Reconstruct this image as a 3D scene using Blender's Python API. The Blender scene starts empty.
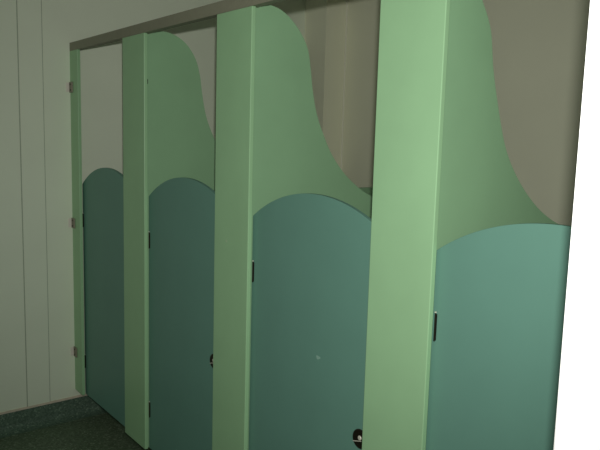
import bpy, bmesh, math
from mathutils import Vector, Matrix

SC = bpy.context.scene
COL = SC.collection

# ------------------------------------------------------------------ materials
def mat(name, color, rough=0.5, metallic=0.0, spec=0.5, noise=None, bump=None):
    """noise = (scale, amount): slight tone variation; bump = (scale, strength)."""
    m = bpy.data.materials.new(name)
    m.use_nodes = True
    nt = m.node_tree
    b = nt.nodes['Principled BSDF']
    b.inputs['Base Color'].default_value = (*color, 1)
    b.inputs['Roughness'].default_value = rough
    b.inputs['Metallic'].default_value = metallic
    b.inputs['Specular IOR Level'].default_value = spec
    tc = nt.nodes.new('ShaderNodeTexCoord')
    if noise:
        n = nt.nodes.new('ShaderNodeTexNoise')
        n.inputs['Scale'].default_value = noise[0]
        n.inputs['Detail'].default_value = 4
        r = nt.nodes.new('ShaderNodeValToRGB')
        a = noise[1]
        r.color_ramp.elements[0].position = 0.3
        r.color_ramp.elements[1].position = 0.7
        r.color_ramp.elements[0].color = (*[c * (1 - a) for c in color], 1)
        r.color_ramp.elements[1].color = (*[min(1, c * (1 + a)) for c in color], 1)
        nt.links.new(tc.outputs['Object'], n.inputs['Vector'])
        nt.links.new(n.outputs['Fac'], r.inputs['Fac'])
        nt.links.new(r.outputs['Color'], b.inputs['Base Color'])
    if bump:
        n2 = nt.nodes.new('ShaderNodeTexNoise')
        n2.inputs['Scale'].default_value = bump[0]
        bp = nt.nodes.new('ShaderNodeBump')
        bp.inputs['Strength'].default_value = bump[1]
        bp.inputs['Distance'].default_value = 0.002
        nt.links.new(tc.outputs['Object'], n2.inputs['Vector'])
        nt.links.new(n2.outputs['Fac'], bp.inputs['Height'])
        nt.links.new(bp.outputs['Normal'], b.inputs['Normal'])
    return m


def speckled(name, dark, mid, light, rough=0.5):
    """Safety vinyl: a dark ground with chips of lighter tones."""
    m = bpy.data.materials.new(name)
    m.use_nodes = True
    nt = m.node_tree
    b = nt.nodes['Principled BSDF']
    b.inputs['Roughness'].default_value = rough
    b.inputs['Specular IOR Level'].default_value = 0.3
    tc = nt.nodes.new('ShaderNodeTexCoord')
    v = nt.nodes.new('ShaderNodeTexVoronoi')
    v.inputs['Scale'].default_value = 130
    r = nt.nodes.new('ShaderNodeValToRGB')
    r.color_ramp.interpolation = 'CONSTANT'
    e = r.color_ramp.elements
    e[0].position = 0.0
    e[0].color = (*dark, 1)
    e[1].position = 0.45
    e[1].color = (*mid, 1)
    k = e.new(0.80)
    k.color = (*light, 1)
    nt.links.new(tc.outputs['Object'], v.inputs['Vector'])
    nt.links.new(v.outputs['Color'], r.inputs['Fac'])
    nt.links.new(r.outputs['Color'], b.inputs['Base Color'])
    return m


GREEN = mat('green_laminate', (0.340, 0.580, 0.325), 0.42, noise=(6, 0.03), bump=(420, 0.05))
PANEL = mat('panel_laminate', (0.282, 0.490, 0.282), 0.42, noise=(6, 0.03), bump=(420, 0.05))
TEAL = mat('teal_laminate', (0.140, 0.303, 0.240), 0.52, noise=(5, 0.03), bump=(420, 0.05))
WALL = mat('wall_panel_paint', (0.800, 0.870, 0.705), 0.55, spec=0.3, noise=(3, 0.02), bump=(160, 0.04))
LINING = mat('cubicle_wall_lining', (0.870, 0.880, 0.680), 0.55, spec=0.3, noise=(3, 0.02), bump=(160, 0.04))
BEAD = mat('joint_bead', (0.88, 0.88, 0.74), 0.4)
WHITE = mat('white_wall_paint', (0.83, 0.83, 0.81), 0.6, spec=0.3, noise=(8, 0.01))
CEIL = mat('ceiling_paint', (0.55, 0.55, 0.50), 0.8, spec=0.2, noise=(20, 0.03))
ALU = mat('dull_anodised_metal', (0.265, 0.265, 0.190), 0.6, metallic=0.0, noise=(30, 0.04))
STEEL = mat('bracket_metal', (0.27, 0.25, 0.19), 0.5, metallic=0.2, noise=(60, 0.08))
PALE = mat('pale_flange', (0.80, 0.77, 0.67), 0.5, metallic=0.0, noise=(60, 0.04))
DARK = mat('dark_bronze_metal', (0.022, 0.018, 0.012), 0.30, metallic=0.4, noise=(80, 0.1))
BLACK = mat('black_plastic', (0.008, 0.008, 0.007), 0.5, noise=(80, 0.1))
BRIGHT = mat('bright_metal_and_glint', (0.80, 0.78, 0.66), 0.35, metallic=0.3, noise=(90, 0.1))  # bright metal, whitened to paint the latch highlight into the colour
CHIP = mat('white_chip', (0.27, 0.45, 0.37), 0.7, noise=(300, 0.15))
FLOOR = speckled('floor_vinyl', (0.088, 0.125, 0.077), (0.132, 0.185, 0.118), (0.22, 0.28, 0.20))
COVE = speckled('skirting_vinyl', (0.075, 0.125, 0.088), (0.105, 0.165, 0.120), (0.17, 0.25, 0.185))
CAP = mat('skirting_cap', (0.66, 0.58, 0.46), 0.6, noise=(40, 0.1))

# ------------------------------------------------------------------ helpers
def link(name, bm, m, parent=None, smooth=False):
    bmesh.ops.recalc_face_normals(bm, faces=bm.faces[:])
    me = bpy.data.meshes.new(name)
    bm.to_mesh(me)
    bm.free()
    me.materials.append(m)
    if smooth:
        for p in me.polygons:
            p.use_smooth = True
    o = bpy.data.objects.new(name, me)
    COL.objects.link(o)
    if parent:
        o.parent = parent
    return o


def bevel(bm, w, seg=2):
    bmesh.ops.bevel(bm, geom=bm.edges[:], offset=w, segments=seg, affect='EDGES', profile=0.5)


def box_bm(lo, hi, bev=0.0, seg=2):
    bm = bmesh.new()
    bmesh.ops.create_cube(bm, size=1.0)
    lo, hi = Vector(lo), Vector(hi)
    for v in bm.verts:
        v.co = Vector([lo[i] + (v.co[i] + 0.5) * (hi[i] - lo[i]) for i in range(3)])
    if bev:
        bevel(bm, bev, seg)
    return bm


def add_box(bm, lo, hi):
    lo, hi = Vector(lo), Vector(hi)
    r = bmesh.ops.create_cube(bm, size=1.0)
    for v in r['verts']:
        v.co = Vector([lo[i] + (v.co[i] + 0.5) * (hi[i] - lo[i]) for i in range(3)])


def prism_bm(outline, axis, a, b, bev=0.0):
    """Extrude a closed 2-D outline along an axis (0 = x: outline is (y,z); 1 = y: outline is (x,z))."""
    bm = bmesh.new()

    def co(p, t):
        return (t, p[0], p[1]) if axis == 0 else (p[0], t, p[1])
    va = [bm.verts.new(co(p, a)) for p in outline]
    vb = [bm.verts.new(co(p, b)) for p in outline]
    bm.faces.new(va)
    bm.faces.new(vb[::-1])
    n = len(outline)
    for i in range(n):
        bm.faces.new((va[i], vb[i], vb[(i + 1) % n], va[(i + 1) % n]))
    bmesh.ops.recalc_face_normals(bm, faces=bm.faces[:])
    if bev:
        rim = [e for e in bm.edges if abs(e.verts[0].co[axis] - e.verts[1].co[axis]) < 1e-7]
        bmesh.ops.bevel(bm, geom=rim, offset=bev, segments=2, affect='EDGES', profile=0.5)
    return bm


def disc_bm(c, r, y0, y1, seg=40, bev=0.0):
    bm = bmesh.new()
    bmesh.ops.create_cone(bm, cap_ends=True, segments=seg, radius1=r, radius2=r, depth=abs(y1 - y0),
                          matrix=Matrix.Translation((c[0], (y0 + y1) / 2, c[1])) @ Matrix.Rotation(math.pi / 2, 4, 'X'))
    if bev:
        rim = [e for e in bm.edges if abs(e.verts[0].co.y - e.verts[1].co.y) < 1e-6]
        bmesh.ops.bevel(bm, geom=rim, offset=bev, segments=3, affect='EDGES', profile=0.5)
    return bm


def rod_bm(x, y, z0, z1, r, seg=16):
    bm = bmesh.new()
    bmesh.ops.create_cone(bm, cap_ends=True, segments=seg, radius1=r, radius2=r, depth=z1 - z0,
                          matrix=Matrix.Translation((x, y, (z0 + z1) / 2)))
    return bm


def empty(name, loc):
    o = bpy.data.objects.new(name, None)
    o.empty_display_size = 0.1
    o.location = loc
    COL.objects.link(o)
    return o


def tag(o, label, cat, group=None):
    o['label'] = label
    o['category'] = cat
    o['kind'] = 'thing'
    if group:
        o['group'] = group
    return o


def struct(name, bm, m, label, cat):
    o = link(name, bm, m)
    o['kind'] = 'structure'
    o['label'] = label
    o['category'] = cat
    return o


def copy_tree(o, parent=None):
    c = o.copy()
    COL.objects.link(c)
    if parent:
        c.parent = parent
    for ch in list(o.children):
        copy_tree(ch, c)
    return c


def spline(points, steps=10):
    """Centripetal-ish Catmull-Rom through the points."""
    P = [Vector(p) for p in points]
    P = [2 * P[0] - P[1]] + P + [2 * P[-1] - P[-2]]
    out = []
    for i in range(1, len(P) - 2):
        p0, p1, p2, p3 = P[i - 1:i + 3]
        d1, d2, d3 = [max((b - a).length, 1e-6) ** 0.5 for a, b in ((p0, p1), (p1, p2), (p2, p3))]
        m1 = (p1 - p0) / d1 - (p2 - p0) / (d1 + d2) + (p2 - p1) / d2
        m2 = (p2 - p1) / d2 - (p3 - p1) / (d2 + d3) + (p3 - p2) / d3
        m1, m2 = m1 * d2, m2 * d2
        for k in range(steps):
            t = k / steps
            t2, t3 = t * t, t * t * t
            out.append((2 * t3 - 3 * t2 + 1) * p1 + (t3 - 2 * t2 + t) * m1 + (-2 * t3 + 3 * t2) * p2 + (t3 - t2) * m2)
    out.append(P[-2])
    return [(v.x, v.y) for v in out]


# ------------------------------------------------------------------ dimensions (metres; z = 0 is the lower edge of the panels)
R = [0.0978, 0.9335, 1.7947, 2.6564]            # right-hand edges of the four posts
L = [-0.0215, 0.6965, 1.5597, 2.4243]           # left-hand edges
TK = 0.017                                       # laminate thickness
H = 1.991                                        # underside of the head rail
XW = -0.0215                                     # left wall
YB = 1.89                                        # back wall
XR = 3.3905                                       # right end of the cubicles
YP = 1.58                                        # rear edge of the side panels
ZF = -0.165                                      # floor
ZC = 2.56                                        # ceiling
XE, YE = 6.2, -3.0

# ------------------------------------------------------------------ the room
struct('floor', box_bm((XW - 0.1, YE, ZF - 0.08), (XE, YB + 0.1, ZF)), FLOOR, 'dark green speckled vinyl floor', 'floor')
struct('ceiling', box_bm((XW - 0.1, YE, ZC), (XE, YB + 0.1, ZC + 0.08)), CEIL, 'plain pale ceiling', 'ceiling')
struct('wall_left', box_bm((XW - 0.1, YE, ZF), (XW, YB, ZC)), WALL, 'pale panelled wall on the left', 'wall')
struct('wall_back', box_bm((XW - 0.1, YB, ZF), (XE, YB + 0.1, ZC)), LINING, 'greyish wall lining behind the cubicles', 'wall')
struct('wall_right', box_bm((XR, -0.660, ZF), (XR + 0.14, YB, ZC), 0.003), WHITE, 'bright white end of the wall at the right', 'wall')
struct('wall_back_duct', box_bm((XW, 1.700, ZF), (0.212, YB, ZC)), LINING, 'boxed duct in the corner behind the cubicles', 'wall')
struct('trim_1', box_bm((XW, -0.277, -0.045), (XW + 0.0035, -0.152, ZC), 0.0008), WALL, 'flat cover strip over the left wall panel joint', 'trim')
struct('trim_2', box_bm((0.212, YB - 0.010, ZF), (0.222, YB, ZC), 0.002), BEAD, 'thin pale sealant bead where the boxed duct meets the back wall', 'trim')

SEAL = mat('joint_sealant', (0.42, 0.47, 0.37), 0.7, noise=(40, 0.06))
struct('trim_4', box_bm((XW, -0.2815, -0.041), (XW + 0.0035, -0.2765, ZC)), SEAL, 'dark joint line on the left wall, left of the cover strip', 'trim')
struct('trim_5', box_bm((XW, -0.1525, -0.041), (XW + 0.0035, -0.1490, ZC)), SEAL, 'dark joint line on the left wall, right of the cover strip', 'trim')

# coved skirting on the left wall
prof = [(XW, ZF), (0.045, ZF), (0.045, ZF + 0.002)]
for k in range(9):
    a = math.pi / 2 * k / 8
    prof.append((0.045 - 0.052 * math.sin(a), ZF + 0.002 + 0.052 * (1 - math.cos(a))))
prof += [(XW + 0.0045, -0.054), (XW, -0.054)]
struct('baseboard_left', prism_bm(prof, 1, YE, 1.700), COVE, 'dark green speckled coved skirting on the left wall', 'skirting')
struct('trim_3', box_bm((XW, YE, -0.054), (XW + 0.006, 1.700, -0.041), 0.001), CAP, 'thin beige capping strip on top of the skirting', 'trim')

# ------------------------------------------------------------------ posts
POST_LABELS = [
    'narrow green post held to the pale left wall by three small metal brackets',
    'wide green post between the two farthest teal doors, second from the left wall',
    'wide green post with a pale dust speck, right of the second teal door',
    'brightest and widest-looking light green post, nearest the white wall end',
]
POSTS = 'green posts along the cubicle front'
posts = []
for n in range(4):
    t = link('cubicle_post', box_bm((L[n], 0, 0), (R[n], TK, H), 0.0022, 2), GREEN)
    # put the origin at the base of the post
    base = Vector(((L[n] + R[n]) / 2, TK / 2, 0))
    t.data.transform(Matrix.Translation(-base))
    t.location = base
    tag(t, POST_LABELS[n], 'post', POSTS)
    posts.append((t, base))

# three L-shaped wall brackets on the narrow post
t, base = posts[0]
for z in (1.789, 1.014, 0.240):
    bm = box_bm((L[0] + 0.001, -0.007, z - 0.030), (L[0] + 0.046, 0.0, z + 0.030), 0.003)
    bm.transform(Matrix.Translation(-base))
    br = link('bracket', bm, STEEL, t)
    br['label'] = 'small dull metal bracket'
    bm = box_bm((L[0], -0.024, z - 0.026), (L[0] + 0.004, -0.005, z + 0.026), 0.001)
    bm.transform(Matrix.Translation(-base))
    link('flange', bm, PALE, br)
    for s in (-1, 1):
        bm = disc_bm((L[0] + 0.022, z + s * 0.016), 0.0045, -0.0095, -0.006, 14)
        bm.transform(Matrix.Translation(-base))
        link('screw', bm, DARK, br)

# faint dust speck on the third post
t, base = posts[2]
bm = disc_bm((1.649, 1.136), 0.0055, -0.0006, 0.0008, 12)
bm.transform(Matrix.Translation(-base))
link('speck', bm, mat('pale_dust', (0.46, 0.62, 0.40), 0.8, noise=(300, 0.1)), t)

# ------------------------------------------------------------------ head rail: an inverted aluminium channel across the posts
rail = [(0.0, H), (0.032, H), (0.032, 2.036), (0.0, 2.036)]
bm = prism_bm(rail, 0, XW, XR, 0.0015)
t = link('head_rail', bm, ALU)
tag(t, 'long dull grey metal rail running across the tops of the green posts', 'rail')

# ------------------------------------------------------------------ partitions with the bell-shaped upper edge
TOP = H - 0.001
CURVES = [
    [(0.034, 1.990), (0.058, 2.003), (0.094, 2.010), (0.153, 2.003), (0.218, 1.970), (0.272, 1.904), (0.297, 1.830), (0.311, 1.742),
     (0.335, 1.632), (0.372, 1.545), (0.425, 1.460), (0.490, 1.385), (0.580, 1.322), (0.660, 1.284), (0.740, 1.263), (0.830, 1.255)],
    [(0.034, 1.990), (0.055, 2.001), (0.085, 2.007), (0.143, 1.995), (0.214, 1.946), (0.265, 1.878), (0.284, 1.805), (0.298, 1.721),
     (0.322, 1.632), (0.360, 1.552), (0.407, 1.475), (0.486, 1.392), (0.580, 1.328), (0.640, 1.300), (0.730, 1.268), (0.830, 1.255)],
    [(0.034, 1.990), (0.052, 1.996), (0.076, 1.995), (0.120, 1.965), (0.165, 1.910), (0.195, 1.868), (0.211, 1.835), (0.231, 1.743),
     (0.254, 1.670), (0.314, 1.525), (0.366, 1.455), (0.437, 1.389), (0.519, 1.333), (0.620, 1.287), (0.700, 1.266), (0.800, 1.255)],
]
PART_LABELS = [
    'farthest bell-curved green side panel, with a small black screw beside its post',
    'bell-curved green side panel rising above the teal door with the white chip',
    'nearest bell-curved green side panel, rising above the palest teal door',
]
PANELS = 'green side panels between the cubicles'
for i, n in enumerate((1, 2, 3)):
    crv = spline(CURVES[i])
    out = [(TK + 0.0005, 0.0), (TK + 0.0005, TOP)] + crv + [(YP, 1.255), (YP, 0.0)]
    x1 = R[n] - 0.012
    bm = prism_bm(out, 0, x1 - TK, x1, 0.0012)
    base = Vector((x1 - TK / 2, YP / 2, 0))
    bm.transform(Matrix.Translation(-base))
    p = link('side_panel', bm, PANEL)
    p.location = base
    tag(p, PART_LABELS[i], 'panel', PANELS)
    if n == 1:
        bm = box_bm((x1 - 0.004, 0.0195, 1.766), (x1 + 0.0018, 0.0250, 1.786), 0.0012)
        bm.transform(Matrix.Translation(-base))
        s = link('screw', bm, BLACK, p)
        s['label'] = 'small black screw head'

# ------------------------------------------------------------------ doors with an arched top, hinges and latch
DW = 0.692
GAP = -0.009
Y0 = TK + 0.0092
SPR, CREST = 1.247, 1.3552


def make_door():
    half = DW / 2
    sag = CREST - SPR
    rad = (half * half + sag * sag) / (2 * sag)
    out = [(0, 0.0)]
    N = 48
    for k in range(N + 1):
        x = DW * k / N
        out.append((x, CREST - rad + math.sqrt(rad * rad - (x - half) ** 2)))
    out.append((DW, 0.0))
    d = link('door_leaf', prism_bm(out, 1, 0.0, TK, 0.0015), TEAL)
    for z0, z1 in ((1.000, 1.082), (0.162, 0.244)):
        h = link('hinge', rod_bm(0.0118, -0.0040, z0, z1 - 0.005, 0.0022), DARK, d)
        bm = box_bm((0.0118, -0.0025, z0 + 0.002), (0.0150, 0.0004, z1 - 0.007))
        link('hinge_leaf', bm, DARK, h)
        link('hinge_cap', rod_bm(0.0118, -0.0040, z1 - 0.003, z1, 0.0030), BRIGHT, h)
        h['label'] = 'dark metal door hinge'
    lx, lz = 0.607, 0.618
    lt = link('latch', disc_bm((lx, lz), 0.031, -0.0068, 0.0005, 48, 0.003), DARK, d)
    lt['label'] = 'round dark metal door latch'
    bm = disc_bm((lx + 0.004, lz + 0.006), 0.0075, -0.0105, -0.0065, 28, 0.002)  # pale knob carries the latch's bright highlight in its colour
    link('latch_knob_glint', bm, BRIGHT, lt)
    bm = box_bm((-0.028, -0.0078, -0.0012), (0.010, -0.0066, 0.0012))
    bm.transform(Matrix.Translation((lx, 0, lz - 0.006)) @ Matrix.Rotation(math.radians(-18), 4, 'Y'))
    link('latch_slot', bm, BRIGHT, lt)
    return d


DOOR_LABELS = [
    'farthest and narrowest-looking dark teal arched door beside the left wall',
    'dark teal arched door, second from the left wall',
    'teal arched door with a small white chip in its middle',
    'nearest and palest teal arched door beside the bright white wall end',
]
DOORS = 'teal arched cubicle doors'
first = make_door()
doors = [first] + [copy_tree(first) for _ in range(3)]
for n, d in enumerate(doors):
    d.location = (R[n] + GAP - (0.013 if n == 0 else 0.0), Y0, 0)
    tag(d, DOOR_LABELS[n], 'door', DOORS)

bm = bmesh.new()
ring = []
for k in range(12):
    a = 2 * math.pi * k / 12
    w = 1.0 + 0.25 * math.sin(3 * a + 0.7)
    ring.append((2.179 - R[2] - GAP + 0.0105 * w * math.cos(a), 0.8175 + 0.006 * w * math.sin(a)))
chip = prism_bm(ring, 1, -0.0005, 0.0006)
bm.free()
c = link('chip', chip, CHIP, doors[2])
c['label'] = 'small white chip'

# ------------------------------------------------------------------ camera
C = Vector((3.7607, -1.3407, 1.5272))
fw = Vector((-0.7723, 0.6222, -0.1282)).normalized()
rt = Vector((0.6243, 0.7807, 0.0279))
rt = (rt - fw * rt.dot(fw)).normalized()
up = rt.cross(fw)
cd = bpy.data.cameras.new('camera')
cd.sensor_fit = 'HORIZONTAL'
cd.sensor_width = 36.0
cd.lens = 36.0 * 654.35 / 600.0
cd.clip_start = 0.02
cam = bpy.data.objects.new('camera', cd)
cam.matrix_world = Matrix(((rt.x, up.x, -fw.x, C.x), (rt.y, up.y, -fw.y, C.y), (rt.z, up.z, -fw.z, C.z), (0, 0, 0, 1)))
COL.objects.link(cam)
SC.camera = cam

# ------------------------------------------------------------------ light: the flash just above the lens, and weak daylight from the open side of the room
fl = bpy.data.lights.new('flash', 'SPOT')
fl.energy = 130
fl.color = (1.0, 0.99, 0.94)
fl.shadow_soft_size = 0.014
fl.spot_size = math.radians(92)
fl.spot_blend = 1.0
flo = bpy.data.objects.new('flash', fl)
flo.location = C + rt * 0.016 + up * 0.094
flo.rotation_euler = (fw + up * 0.06).to_track_quat('-Z', 'Y').to_euler()
COL.objects.link(flo)

w = bpy.data.worlds.new('world')
w.use_nodes = True
w.node_tree.nodes['Background'].inputs['Color'].default_value = (0.92, 1.0, 0.90, 1)
w.node_tree.nodes['Background'].inputs['Strength'].default_value = 0.13
SC.world = w

SC.view_settings.view_transform = 'Standard'
SC.view_settings.look = 'None'
SC.view_settings.exposure = 0.0
SC.view_settings.gamma = 1.0
SC.view_settings.use_curve_mapping = False
